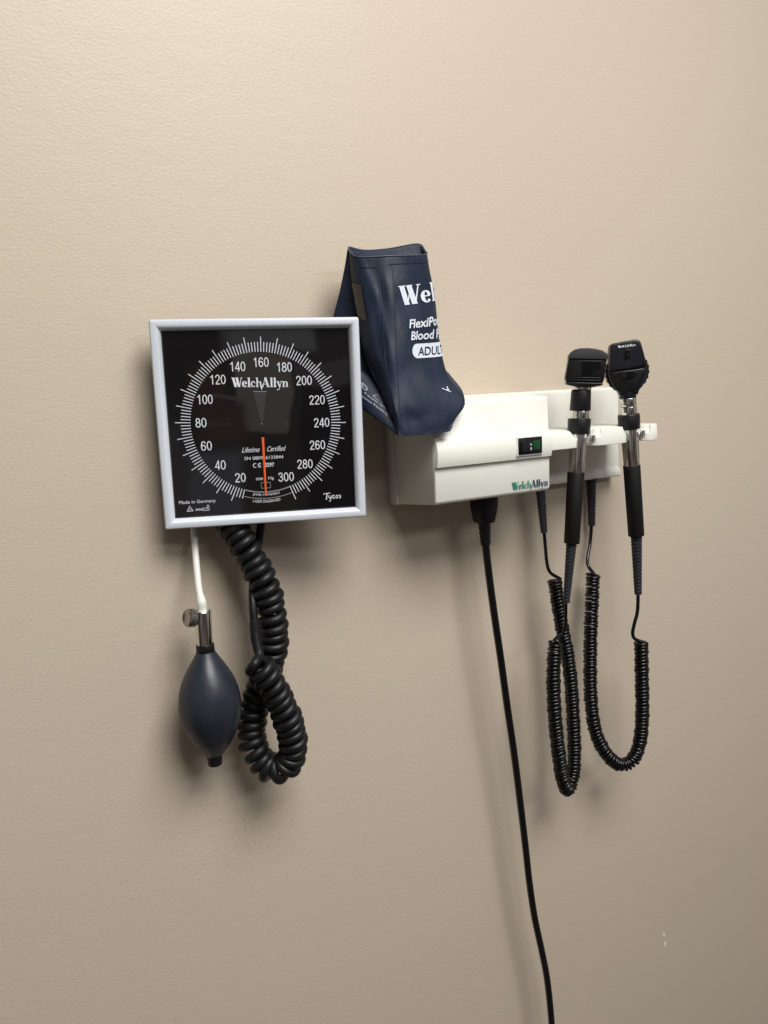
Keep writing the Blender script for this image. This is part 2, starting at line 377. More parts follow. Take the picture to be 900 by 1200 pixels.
# ================================================================== WALL
wv = bmesh.new()
for x, y, z in ((-3, 0, -.0), (4.5, 0, 0), (4.5, 0, 3.2), (-3, 0, 3.2), (-3, .1, 0), (4.5, .1, 0), (4.5, .1, 3.2), (-3, .1, 3.2)): wv.verts.new((x, y, z))
wv.verts.ensure_lookup_table(); vv = wv.verts
for f in ((0, 1, 2, 3), (4, 5, 6, 7), (0, 1, 5, 4), (2, 3, 7, 6), (1, 2, 6, 5), (0, 3, 7, 4)): wv.faces.new([vv[i] for i in f])
wall = from_bm('wall', wv, M['wall'], smooth=0); wall['kind'] = 'structure'
for (px, py, w, h, r) in ((778, 1095.5, 1.4, 3.0, 0), (779.3, 1106, 1.2, 3.4, .4)):
    c = at(px, py, 0); k = mpp(c); pts = []
    for i in range(9):
        a = 2 * PI * i / 9; q = .75 + .35 * random.random()
        X, Z = w * k * q * math.cos(a), h * k * q * math.sin(a); pts.append((c.x + X * math.cos(r) - Z * math.sin(r) * -1, c.z + Z * math.cos(r) - X * math.sin(r)))
    from_bm('chipped_paint', extrude_poly(pts, -.0001, .0004, lambda x, z, h_: Vector((x, -h_, z)), .0001, 1), M['flake'], wall, local=True)

# ================================================================== GAUGE
GC = Vector((.21682, CAM_Y + .63111, H - .01903))
GR = Matrix(((.95887491, .28330081, .0173076), (-.28328904, .95902931, -.00317953), (-.01749926, -.00185428, .99984516)))
gauge = thing('wall_pressure_gauge', GC, 'square black dial gauge in a pale grey frame with an orange needle', 'gauge', rot=GR)
mm = .001
def gl(x, z, h): return Vector((x * mm, -h * mm, z * mm))       # gauge local: h = height above the front edge plane, mm
def square_loops(prof, bmf, corner=2.2):
    """prof: (inset mm, height mm); returns bmesh ring of mitred square loops"""
    loops = []
    for ins, h in prof:
        s = 90 - ins; r = max(.15, corner - ins); L = []
        for cx, cz, a0 in ((1, 1, 0), (-1, 1, 90), (-1, -1, 180), (1, -1, 270)):
            for k in range(4):
                a = math.radians(a0 + 30 * k); L.append(bmf.verts.new(gl(cx * (s - r) + r * math.cos(a), cz * (s - r) + r * math.sin(a), h)))
        loops.append(L)
    for A, B in zip(loops, loops[1:]):
        n = len(A)
        for i in range(n): bmf.faces.new((A[i], A[(i + 1) % n], B[(i + 1) % n], B[i]))
    return loops
bm = bmesh.new()
lp = square_loops([(1.5, -13), (.0, -12), (0, -3), (.35, -1.4), (1.2, -.35), (2.4, 0), (5.2, .1), (6.6, -.5), (7.6, -1.7), (8.8, -4.0), (9.2, -5.2), (9.2, -7)], bm)
from_bm('bezel', bm, M['bezel'], gauge, local=True, smooth=28)
bm = bmesh.new(); square_loops([(9.0, -4.9), (9.9, -5.0), (10.0, -6.8)], bm); from_bm('gasket', bm, M['gasket'], gauge, local=True)
raw('dial', [gl(-81.2, -81.2, -6.6), gl(81.2, -81.2, -6.6), gl(81.2, 81.2, -6.6), gl(-81.2, 81.2, -6.6)], [(0, 1, 2, 3)], M['dial'], gauge, local=True, smooth=0)
raw('glass', [gl(-81.0, -81.0, -5.0), gl(81.0, -81.0, -5.0), gl(81.0, 81.0, -5.0), gl(-81.0, 81.0, -5.0)], [(0, 1, 2, 3)], M['glass'], gauge, local=True, smooth=0)
from_bm('housing', extrude_poly([(-72, -72), (72, -72), (72, 72), (-72, 72)], -13, -31, lambda x, y, h: gl(x, y, h), .004, 3), M['housing'], gauge, local=True)
wb = bmesh.new()
from_bm('wall_bracket', extrude_poly([(GC.x - .03, GC.z - .04), (GC.x + .03, GC.z - .04), (GC.x + .03, GC.z + .04), (GC.x - .03, GC.z + .04)], .0, .034, lambda x, z, h: Vector((x, -h, z)), .002), M['housing'], gauge)
HP = -6.45
def gp(x, y, e=0.0): return gl(x, y, HP) - Vector((0, e, 0))
R0 = math.radians(-2.2)
def cs(pts, w, n=6):
    Q = catmull([(a, b, 0) for a, b in pts], n); return ribbon([(q.x, q.y) for q in Q], w)
def digits(text, w=.105):
    x = 0; out = []
    for ch in text:
        g = {'0': lambda: [arc(.27, .5, .20, .45, 0, 360, w * .9, w, 28)],
             '1': lambda: [rect(.27, 0, .27 + w, 1), ribbon([(.32, .93), (.20, .80), (.09, .74)], w * .85)],
             '2': lambda: [cs([(.07, .70), (.12, .87), (.27, .95), (.42, .87), (.45, .70), (.36, .48), (.18, .25), (.09, .05)], w), rect(.05, 0, .50, w)],
             '3': lambda: [cs([(.07, .74), (.14, .90), (.27, .95), (.41, .86), (.41, .64), (.22, .53)], w), cs([(.22, .53), (.42, .44), (.46, .26), (.38, .10), (.26, .05), (.13, .09), (.06, .26)], w)],
             '4': lambda: [rect(.33, 0, .33 + w, 1), ribbon([(.37, .95), (.06, .30)], w * .9), rect(.01, .23, .53, .23 + w)],
             '6': lambda: [cs([(.45, .76), (.39, .90), (.27, .95), (.14, .84), (.08, .58), (.075, .30)], w), arc(.27, .31, .195, .26, 0, 360, w, w, 24)],
             '8': lambda: [arc(.27, .735, .165, .215, 0, 360, w, w, 22), arc(.27, .285, .20, .235, 0, 360, w, w, 22)]}[ch]()
        for V, F in g: out.append(([(a + x, b) for a, b in V], F))
        x += .575
    return out
def pol(v, r):                                                    # scale value -> dial position
    a = math.radians((v - 160) * 1.125) - R0; return r * math.sin(a), r * math.cos(a)
T = []
for v in range(14, 301, 2):
    long_ = v % 10 == 0
    a, b = pol(v, 61.8), pol(v, 75.0 if long_ else 70.2)
    T.append(ribbon([a, b], .68))
lettering('scale_ticks', merge(T), gp, M['white'], gauge, local=True)
for v in range(20, 301, 20):
    x, y = pol(v, 53.6)
    x = x * .99; y = y * .985
    s = str(v); w = 9.4 if len(s) == 2 else 14.0
    if s[0] == '1': w -= .8
    lettering('numeral', fit_layers(digits(s), x, y, w, 8.3), gp, M['white'], gauge, local=True)
def arcline(r, v0, v1, w, n=24): return ribbon([pol(v0 + (v1 - v0) * i / n, r) for i in range(n + 1)], w)
lettering('scale_band', merge([arcline(62.2, 300, 334, 1.0)]), gp, M['greyline'], gauge, local=True)
lettering('scale_band', merge([arcline(68.0, 300, 334, .6)]), gp, M['greyline'], gauge, local=True)
lettering('brand_print', fit_layers(serif('WelcHAllyn'), 0.1, 34.0, 49.6, 11.2, math.radians(-1.7)), gp, M['white'], gauge, local=True)
lettering('pivot_mark', ([(-6.2, 27.4), (5.4, 27.0), (0.2, 0.0), (-1.0, 0.0)], [(0, 1, 2, 3)]), gp, M['grey'], gauge, local=True)
lettering('pivot_mark', merge([ribbon([(-6.2, 27.5), (5.4, 27.1)], .5)]), lambda x, y, e: gp(x, y, e + 2e-5), M['greyline'], gauge, local=True)
def curved(text, r, half, w_mm, h_mm, bold=0.0):
    """lettering bent along the bottom of the dial"""
    V, F = fit(sans(text, bold=bold), 0, 0, w_mm, h_mm)
    return [(x_ * 0 + (r + -y_) * math.sin(x_ / r), -(r + -y_) * math.cos(x_ / r)) for x_, y_ in V], F
for VF in (
    fit(sans('Lifetime', shear=.45), -11.6, -23.6, 15.8, 4.6), fit(sans('Certified', shear=.45), 11.3, -23.6, 16.8, 4.6),
    fit(sans('SN 0809'), -9.4, -31.2, 16.4, 2.9), fit(sans('6133844'), 9.0, -31.2, 15.8, 2.9),
    fit(sans('0297', bold=.02), 4.2, -37.8, 8.4, 3.6),
    fit(sans('mm'), -5.4, -50.2, 6.0, 2.2), fit(sans('Hg'), 4.9, -50.1, 4.8, 3.4),
    curved('JEWEL MOVEMENT', 64.9, 0, 24.5, 2.5), curved('LASER ENGRAVED', 70.6, 0, 24.5, 2.5),
    fit(sans('Made in Germany'), -60.9, -67.6, 31.6, 3.9), fit(sans('2008', bold=.01), -60.2, -74.4, 6.0, 1.9)):
    lettering('dial_print', VF, gp, M['white'], gauge, local=True)
lettering('dial_print', merge([arc(-8.6, -37.8, 1.55, 1.75, 50, 310, .55, .6), arc(-4.3, -37.8, 1.55, 1.75, 50, 310, .55, .6), rect(-5.7, -38.05, -3.4, -37.55)]), gp, M['white'], gauge, local=True)
def box_lines(x0, y0, x1, y1, w): return [ribbon([(x0, y0), (x1, y0)], w), ribbon([(x1, y0), (x1, y1)], w), ribbon([(x1, y1), (x0, y1)], w), ribbon([(x0, y1), (x0, y0)], w)]
lettering('dial_print', merge(box_lines(-4.2, -58.6, 4.0, -53.6, .42)), gp, M['greyline'], gauge, local=True)
lettering('dial_print', merge([ribbon([(-70.3, -75.4), (-67.8, -70.6), (-65.3, -75.4)], .55), ribbon([(-70.5, -75.3), (-65.1, -75.3)], .5), ribbon([(-67.8, -72.6), (-67.8, -74.6)], .45),
     ribbon([(-56.6, -75.5), (-56.6, -73.0), (-54.8, -74.0), (-54.8, -73.0), (-53.0, -74.0), (-52.7, -73.8), (-52.5, -70.8), (-51.4, -70.8), (-51.2, -75.5)], .45), ribbon([(-56.8, -75.4), (-51.0, -75.4)], .45)]), gp, M['white'], gauge, local=True)
def S(pts, w): return ribbon([tuple(q) for q in catmull([(a, b, 0) for a, b in pts], 5)], w)
ty = [S([(-.05, .82), (.1, .98), (.35, .95), (.62, 1.0), (.95, 1.02)], .12), S([(.50, .95), (.42, .5), (.36, .0), (.24, -.02)], .15),
      S([(.72, .62), (.70, .3), (.84, .12), (1.0, .3), (1.12, .62), (1.0, .1), (.88, -.38), (.72, -.42)], .11), S([(1.55, .52), (1.38, .60), (1.26, .3), (1.40, .03), (1.6, .16)], .12),
      S([(1.85, .58), (1.70, .3), (1.84, .03), (2.0, .3), (1.86, .58), (2.08, .5)], .11), S([(2.42, .55), (2.25, .5), (2.38, .28), (2.34, .04), (2.16, .10)], .12)]
lettering('maker_print', fit_layers(ty, 59.4, -70.4, 16.4, 8.2), gp, M['white'], gauge, local=True)
from_bm('needle', extrude_poly([(-1.35, -13), (.75, -13), (.25, -65.5), (-1.15, -65.5)], -6.3, -5.9, lambda x, y, h: gl(x, y, h), 0), M['orange'], gauge, local=True, smooth=0)
for dx, dy, dr in ((-.6, -1.0, .55), (-30, 63, .4), (21, -2, .35)):
    lettering('dust_speck', ([(dx + dr * math.cos(k), dy + dr * math.sin(k)) for k in (0, 1.2, 2.5, 3.8, 5)], [(0, 1, 2, 3, 4)]), lambda x, y, e: gl(x, y, -4.93), M['greyline'], gauge, local=True)

# ================================================================== INFLATION BULB with valve and milky tube
b0, b1 = at(240.3, 756, .042), at(252.2, 896, .042)
k = mpp(at(246, 820, .042))
bulb_t = thing('inflation_bulb', at(252, 896, .042), 'dark slate rubber squeeze bulb hanging on a milky tube below the gauge', 'inflation bulb')
bp = [(0, 9.4), (.035, 10.0), (.05, 10.6), (.075, 12.5), (.11, 15.5), (.165, 20.6), (.22, 25.3), (.28, 29.6), (.34, 32.7), (.40, 34.7), (.46, 35.8), (.52, 36.0), (.58, 35.2), (.64, 33.2), (.70, 30.0), (.76, 25.8), (.81, 21.4), (.85, 17.4), (.88, 13.9), (.905, 11.2), (.915, 9.6)]
Pb = catmull([(t, r * k, 0) for t, r in bp], 3)
lathe('bulb', b0, b1, [(p.x, p.y) for p in Pb], M['bulb'], bulb_t, n=64, smooth=60)
lathe('neck_collar', b0 - (b1 - b0) * .012, b0.lerp(b1, .055), cyl_prof(10.4 * k, 10.6 * k, .0005, .008), M['rubber'], bulb_t)
lathe('end_valve', b0.lerp(b1, .905), b1, [(0, 8.6 * k), (.3, 8.9 * k), (.75, 8.5 * k), (.95, 8.1 * k), (1, 7.0 * k), (1, 5.2 * k), (.85, 4.8 * k)], M['rubber'], bulb_t)
v0, v1 = at(237.4, 715.3, .042), at(239.9, 756.5, .042)
val = lathe('release_valve', v0, v1, [(0, 6.2 * k), (0, 9.0 * k), (.02, 9.6 * k), (.97, 9.4 * k), (1, 9.0 * k)], M['chrome'], bulb_t)
s0 = at(229, 724, .043); s1 = at(218.6, 724.4, .0455)
lathe('valve_screw', at(234, 724, .044), s0, [(0, 3 * k), (1, 3 * k)], M['chrome'], bulb_t)
lathe('thumb_wheel', s0.lerp(s1, .1), s1, [(0, 4.5 * k), (0, 9.0 * k), (.12, 10.2 * k), (.40, 10.2 * k), (.46, 9.5 * k), (.54, 9.5 * k), (.6, 10.2 * k), (.88, 10.0 * k), (1, 8.8 * k), (.85, 6 * k), (.8, 2 * k)], M['darkchrome'], bulb_t, n=60, ribs=lambda i: 1 + .03 * (i % 2))
tp = catmull([at(225.5, 590, .012), at(227.3, 622, .014), at(229.6, 655, .022), at(232.8, 688, .034), at(236.0, 704, .042), at(237.2, 716, .042)], 8)
V, F = tube_mesh(tp, [(.0031 + (.0012 * max(0, min(1, (i - 28) / 5)) if i > 28 else 0)) for i in range(len(tp))], 18)
raw('air_tube', V, F, M['tube'], bulb_t)

# ================================================================== COILED HOSE of the gauge
hose = thing('coiled_hose', at(320, 925, .04), 'thick black coiled rubber hose looping down from the gauge beside the squeeze bulb', 'hose')
cp = catmull([at(268, 606, .030), at(282, 632, .036), at(299, 662, .042), at(313, 694, .046), at(320, 728, .046), at(320, 760, .042), at(311, 792, .034), at(300, 822, .030), at(295, 850, .030), at(298, 876, .034), at(313, 898, .042), at(330, 901, .050), at(343, 884, .056), at(341, 856, .060), at(331, 828, .062), at(317, 800, .063), at(302, 778, .062)], 14)
kk = mpp(at(320, 760, .045))
hx = helix(cp, 12.1 * kk, 11.5 * kk, phase=1.0, per=20, jit=.07)
end = hx[-1]
lead = catmull([end, end + (at(301, 768, .070) - end) * .5 + Vector((0, -.002, 0)), at(303.5, 768, .062), at(301, 755, .058), at(299, 742, .055)], 8)
V, F = tube_mesh(hx + lead[1:], 5.65 * kk, 14)
raw('hose_coil', V, F, M['rubber'], hose, smooth=60)
c0_, c1_ = at(299.6, 752, .056), at(297.8, 727, .052)
lathe('connector', c0_, c1_, [(0, 5.3 * kk), (.08, 5.9 * kk), (.2, 5.9 * kk), (.24, 5.2 * kk), (.38, 5.2 * kk), (.42, 6.0 * kk), (.95, 6.0 * kk), (1, 5.0 * kk)], M['satin'], hose)
V, F = tube_mesh(catmull([at(298, 730, .052), at(296.2, 705, .046), at(297, 678, .034), at(301.5, 645, .026), at(306.5, 612, .026), at(309, 592, .027)], 10), 4.9 * kk, 16)
raw('hose_tube', V, F, M['rubber'], hose)

# ================================================================== CUFF
cuff = thing('blood_pressure_cuff', at(495, 510, .09), 'navy blue folded blood pressure cuff with white lettering, tucked behind the gauge', 'cuff')
rows = [
 [(408.5, 290.5, .046), (411, 296, .052), (420, 301, .061), (439, 301, .070), (456, 300, .076), (478, 299.5, .075), (499, 298, .066)],
 [(411.5, 325, .048), (415, 329, .056), (427, 332, .067), (442, 333, .074), (458, 332, .080), (481, 330, .079), (504, 327, .070)],
 [(417.5, 364, .050), (421, 369, .058), (432, 373, .070), (446, 374, .078), (461, 373, .085), (485, 371, .084), (510, 367, .074)],
 [(423, 398, .054), (427, 406, .061), (436, 412, .072), (448, 414, .081), (463, 413, .089), (489, 412, .088), (515, 410, .078)],
 [(430, 424, .060), (437, 435, .066), (445, 442, .076), (453, 444, .085), (465, 444, .092), (494, 443, .093), (521.5, 438, .085)],
 [(446, 460, .072), (450, 466, .077), (454, 471, .085), (459, 475, .092), (467, 476, .098), (502, 476, .100), (542, 469, .098)],
 [(454, 478, .081), (457, 484, .085), (460.5, 489, .091), (463.5, 492.5, .096), (469.5, 494, .100), (500, 493, .101), (531.5, 490.5, .100)],
 [(460, 494, .088), (462, 500, .091), (464, 505, .095), (466.5, 508.5, .099), (471, 511, .101), (498, 509.5, .102), (524, 506, .101)],
]
kb = [1, 1, 1, .9, .7, .35, .2, .12]
grid = []
for r, f in zip(rows, kb):
    x0, y0, o0 = r[0]; x4, y4, o4 = r[4]; x6, y6, o6 = r[6]
    back = [(x6 - 1.5 * f, y6 - 5 * f, o6 - .013 * f), (x6 - 10 * f, y6 - 12 * f, o6 - .022 * f), (x4 - 1, y4 - 8.5 * f, o4 - .040 * f), (r[2][0] + 8 * f, r[2][1] - 7.5 * f, r[2][2] - .026 * f), (x0 + 2 * f, y0 - .5 * f, o0 - .007 * f)]
    grid.append([at(*p) for p in r + back])
NC = len(grid[0])
def c1(a, b, c, d, t): return .5 * ((2 * b) + (c - a) * t + (2 * a - 5 * b + 4 * c - d) * t * t + (3 * b - a - 3 * c + d) * t ** 3)
def cuff_row(i, u):
    R = grid[i]; j = int(math.floor(u)); t = u - j
    return c1(R[(j - 1) % NC], R[j % NC], R[(j + 1) % NC], R[(j + 2) % NC], t)
def cuffS(u, v):
    if v > 5: v = 5 + (v - 5) * 2 if v <= 6 else v
    v = max(0.0, min(len(grid) - 1.0001, v)); i = int(v); t = v - i
    g = lambda q: cuff_row(max(0, min(len(grid) - 1, q)), u)
    a = g(i - 1) if i > 0 else g(0) * 2 - g(1)
    d = g(i + 2) if i + 2 < len(grid) else g(len(grid) - 1) * 2 - g(len(grid) - 2)
    p = c1(a, g(i), g(i + 1), d, t)
    # soft crumples of the coated cloth
    wob = .0009 * math.sin(u * 2.1 + v * 1.3) * math.sin(v * 1.9 + .6) + .0005 * math.sin(u * 5.3 - v * 2.7)
    return p + Vector((0, wob * (min(1, v)), 0))
def cuffN(u, v):
    e_ = .02; a = cuffS(u + e_, v) - cuffS(u - e_, v); b = cuffS(u, v + e_) - cuffS(u, max(0, v - e_)); n = a.cross(b).normalized()
    return n
if cuffN(5, 2).y > 0: SGN = -1
else: SGN = 1
def on_cuff(u, v, e_=0.0): return cuffS(u, v) + cuffN(u, v) * SGN * e_
NU, NV = 96, 60; V = []; F = []
for j in range(NV + 1):
    for i in range(NU): V.append(cuffS(i * NC / NU, j * 6.0 / NV))
for j in range(NV):
    for i in range(NU): a = j * NU + i; b = j * NU + (i + 1) % NU; F.append((a, b, b + NU, a + NU))
F.append(tuple(range(NV * NU, NV * NU + NU)))
sl = raw('outer_sleeve', V, F, M['cuff'], cuff, smooth=50)
sm = sl.modifiers.new('cloth_thickness', 'SOLIDIFY'); sm.thickness = .0012; sm.offset = -1 if SGN > 0 else 1
V, F = tube_mesh([on_cuff(i * NC / 120, 0, .0) for i in range(120)] + [on_cuff(0, 0)], .0008, 6)
raw('welded_rim', V, F, mat('rim_piping', (.05, .06, .09), .45), cuff)
for a, b, n_ in (((3.9, .32), (6.3, .32), 20), ((3.2, .45), (3.2, 3.6), 30), ((1.9, .42), (3.1, .40), 10), ((4.15, .3), (4.05, 5.8), 40)):
    pts = [on_cuff(a[0] + (b[0] - a[0]) * i / n_, a[1] + (b[1] - a[1]) * i / n_, .0001) for i in range(n_ + 1)]
    V, F = tube_mesh(pts, .00045, 6); raw('welded_seam', V, F, M['cuff'], cuff)
# left leaf leaning behind, and the lower leaf with small print
def leaf(name, L, R, n=14, th=.0012):
    Lp, Rp = catmull([at(*p) for p in L], 6), catmull([at(*p) for p in R], 6); V = []; F = []; m_ = len(Lp)
    for j in range(m_):
        for i in range(n + 1):
            t = i / n; p = Lp[j].lerp(Rp[j], t); p.y -= .006 * math.sin(PI * t) * (j / m_); V.append(p)
    for j in range(m_ - 1):
        for i in range(n): a = j * (n + 1) + i; F.append((a, a + 1, a + n + 2, a + n + 1))
    o = raw(name, V, F, M['cuff'], cuff, smooth=60)
    s = o.modifiers.new('cloth_thickness', 'SOLIDIFY'); s.thickness = th
    return lambda u, v: None
leaf('back_leaf', [(407.5, 292, .044), (404.5, 312, .041), (399, 340, .036), (391, 372, .031), (387, 400, .029), (389, 440, .03), (400, 462, .034)],
     [(420, 296, .050), (424, 316, .050), (430, 345, .051), (440, 376, .052), (448, 405, .053), (455, 440, .056), (458, 470, .060)])
Q = [at(396, 412, .040), at(462, 462, .070), at(396, 458, .036), at(467, 510, .098)]
def lowS(u, v, e_=0.0):
    p = Q[0].lerp(Q[1], u).lerp(Q[2].lerp(Q[3], u), v); n = (Q[1] - Q[0]).cross(Q[2] - Q[0]).normalized()
    if n.y > 0: n = -n
    return p + n * (e_ + .003 * math.sin(PI * u) * math.sin(PI * v))
V = []; F = []
for j in range(13):
    for i in range(17): V.append(lowS(i / 16, j / 12))
for j in range(12):
    for i in range(16): a = j * 17 + i; F.append((a, a + 1, a + 18, a + 17))
lf = raw('lower_leaf', V, F, M['cuff'], cuff, smooth=60); s = lf.modifiers.new('cloth_thickness', 'SOLIDIFY'); s.thickness = .0015; s.offset = 0
def low_text(x, y, e_): return lowS(x, 1 - y, .0012 + e_)
for VF in (fit(sans('U.S. Patent #5,8'), .60, .475, .58, .075), fit(sans('Patents Pending', bold=.012), .62, .345, .46, .085)):
    lettering('small_print', VF, low_text, M['patchprint'], cuff)
lettering('small_print', merge([arc(.47, .63, .055, .065, 0, 360, .014, .014, 20), arc(.47, .63, .03, .03, 0, 250, .012, .012, 12), ribbon([(.62, .55), (.70, .68), (.78, .55), (.62, .55)], .010), arc(.90, .62, .04, .05, 60, 300, .010, .010)]), low_text, M['patchprint'], cuff)
# clear label window on the side that turns away
V = []; F = []
for j in range(9):
    for i in range(7): V.append(on_cuff(.25 + 1.45 * i / 6 + .12 * j / 8, 1.08 + (.92 + .10 * i / 6) * j / 8, .0009))
for j in range(8):
    for i in range(6): a = j * 7 + i; F.append((a, a + 1, a + 8, a + 7))
w_ = raw('label_window', V, F, M['window'], cuff, smooth=60)
def ctext(x, y, e_): return on_cuff(x, y, .0007 + e_)
def flip(VF): return ([(x, -y) for x, y in VF[0]],) + tuple(VF[1:])
def cuff_lettering(name, VF, u0, v0, su, sv, skew, m, layers=None):
    V, F = VF[0], VF[1]; xs = [p[0] for p in V]; ys = [p[1] for p in V]; x0, y0 = min(xs), 0.0
    P = [(u0 + (x - x0) * su + skew * y * sv, v0 - y * sv) for x, y in V]
    # split faces for curvature is not needed: glyph outlines follow the cloth vertex by vertex
    return lettering(name, (P, F) + tuple(VF[2:]), ctext, m, cuff)
cuff_lettering('brand_lettering', merge(serif('WelcH')), 4.36, 1.66, .92, .55, -.0, M['cuffwhite'])
cuff_lettering('range_lettering', sans('FlexiPort', shear=.25, bold=.022), 4.72, 2.31, .42, .335, 0, M['cuffwhite'])
cuff_lettering('range_lettering', sans('Blood Pressure', shear=.25, bold=.022), 4.74, 2.645, .405, .335, 0, M['cuffwhite'])
pill = []
for i in range(17):
    a = PI / 2 + PI * i / 16; pill.append((4.95 + .20 * math.cos(a), 3.0 - .235 * math.sin(a)))
n_ = 24
V = []; F = []
for i in range(n_ + 1):
    u = 4.76 + (2.1 * i / n_) ** 1.0; d = min(1, (u - 4.76) / .22); hh = .235 * math.sqrt(max(0, 1 - (1 - d) ** 2)) if d < 1 else .235
    V += [on_cuff(u, 3.0 - hh - .0, .0007), on_cuff(u, 3.0 + hh, .0007)]
    if i: q = 2 * i; F.append((q - 2, q, q + 1, q - 1))
# finer rounded end
V = []; F = []; us = [4.76 + .22 * (1 - math.cos(PI / 2 * i / 10)) for i in range(11)] + [4.98 + 1.9 * i / 20 for i in range(1, 21)]
for i, u in enumerate(us):
    d = min(1, (u - 4.76) / .22); hh = .235 * math.sqrt(max(0, 1 - (1 - d) ** 2)) + .002
    for q in range(5): V.append(on_cuff(u, 3.0 - hh + 2 * hh * q / 4, .0007))
    if i:
        for q in range(4): b_ = 5 * (i - 1) + q; F.append((b_, b_ + 5, b_ + 6, b_ + 1))
raw('size_badge', V, F, M['cuffwhite'], cuff, smooth=60)
V, F = sans('ADULT', shear=.25, bold=.012); x0 = min(p[0] for p in V)
lettering('size_lettering', ([(4.98 + (x - x0) * .36, 3.14 - y * .40) for x, y in V], F), lambda x, y, e_: on_cuff(x, y, .0011), M['cuff'], cuff)
lettering('stitch_mark', merge([ribbon([(5.50, 4.44), (5.70, 4.62)], .022), ribbon([(5.68, 4.42), (5.65, 4.56)], .03), ribbon([(5.60, 4.52), (5.69, 4.53)], .02)]), ctext, M['cuffwhite'], cuff)

# ================================================================== DIAGNOSTIC STATION (transformer, shelf with prongs)
ST = thing('wall_instrument_station', Vector((.53, 0, H - .115)), 'ivory wall-mounted power box with a pronged shelf holding two diagnostic instruments', 'medical station')
def P3(x, off, z): return Vector((x, -off, H + z))
# back plate
prof = [(0, -.1147), (.0155, -.1152), (.0185, -.1140), (.0185, -.1085), (.0150, -.1020), (.0140, -.0080), (.0125, -.0055), (0, -.0050)]
from_bm('back_plate', extrude_poly(prof, .3705, .6895, lambda o_, z, x: P3(x, o_, z), .0012, 3), M['ivory'], ST)
# power box: one profile with the rounded rail, extruded sideways
def boxprofile():
    P = [(.0150, -.1143), (.0845, -.1082), (.0868, -.1070), (.0880, -.1045), (.0885, -.0735), (.0887, -.0722)]
    for i in range(9):
        t = i / 8; z = -.0716 + .0252 * t; P.append((.0890 + .0052 * math.sin(PI * (t * .80 + .12)) ** .55, z))
    P += [(.0890, -.0450), (.0880, -.0435), (.0872, -.0135), (.0862, -.0108), (.0838, -.0096), (.0150, -.0062)]
    return P
bm = bmesh.new(); PR = boxprofile(); XS = (.3748, .5160)
sec = []
for x, ins in ((XS[0] , .0010), (XS[0] + .0004, .0004), (XS[0] + .0012, 0), (XS[1] - .0012, 0), (XS[1] - .0004, .0004), (XS[1], .0010)):
    row = []
    for o_, z in PR:
        zz = z + (ins if z < -.10 else (-ins if z > -.02 else 0)); d_ = .0020 if x < .4 else 0
        # sides lean out slightly towards the wall
        xx = x - (.0885 - o_) / .0735 * .0022 * (1 if x < .4 else -1)
        row.append(bm.verts.new(P3(xx, o_ - (ins if o_ > .08 else 0), zz)))
    sec.append(row)
for A, B in zip(sec, sec[1:]):
    for i in range(len(PR) - 1): bm.faces.new((A[i], A[i + 1], B[i + 1], B[i]))
bm.faces.new(sec[0]); bm.faces.new(sec[-1][::-1])
from_bm('power_box', bm, M['ivory'], ST, smooth=40)
for i in range(3):      # vent slots on the shaded side
    c = at(453.5 + i * .3, 503 + i * 4.2, .03)
    from_bm('vent_slot', boxmesh(.3722, -.022, H - .031 - .0042 * i, .0016, .010, .0018, .0003), M['black'], ST)
# shelf
sh = [(.5100, .012), (.5100, .0935), (.5440, .0935), (.5495, .0925), (.5525, .0890), (.5530, .0830)]
def ucut(xc, r, o_mid, n=8): return [(xc - r * math.cos(PI * i / n), o_mid - r * math.sin(PI * i / n)) for i in range(n + 1)]
sh += ucut(.5640, .0105, .0760)
sh += [(.5745, .0830), (.5752, .0880), (.5790, .0925), (.5840, .0940), (.6160, .0940), (.6215, .0925), (.6250, .0885), (.6255, .0830)]
sh += ucut(.6405, .0108, .0765) if False else ucut(.6372, .0108, .0765)
sh += [(.6490, .0830), (.6500, .0880), (.6535, .0925), (.6580, .0940), (.6640, .0940), (.6705, .0920), (.6730, .0870), (.6725, .0500), (.6700, .0120)]
def shelf_pt(x, o_, lev):
    # the prong tips are chamfered towards the top
    z = (-.0662, -.0575, -.0482)[lev]
    if lev == 2 and o_ > .0815:
        if x > .5400 and x < .5560: x -= .0085
        elif .5560 < x < .5800: x += .0062
        elif .6200 < x < .6300: x -= .0060
        elif .6400 < x < .6560: x += .0060
        o_ -= .0012
    return P3(x, o_, z)
bm = bmesh.new(); LV = [[bm.verts.new(shelf_pt(x, o_, l)) for x, o_ in sh] for l in range(3)]; n_ = len(sh)
bm.faces.new(LV[0][::-1]); bm.faces.new(LV[2])
for A, B in zip(LV, LV[1:]):
    for i in range(n_): bm.faces.new((A[i], A[(i + 1) % n_], B[(i + 1) % n_], B[i]))
bmesh.ops.recalc_face_normals(bm, faces=bm.faces[:])
bmesh.ops.bevel(bm, geom=[e_ for e_ in bm.edges if e_.calc_face_angle(0) > .3], offset=.0014, segments=3, profile=.5, affect='EDGES', clamp_overlap=True)
from_bm('instrument_shelf', bm, M['ivory'], ST, smooth=40)
for xc in (.5740, .6485):
    from_bm('contact_pad', boxmesh(xc, -.0905, H - .0575, .0060, .0035, .0062, .0008), M['chrome'], ST)
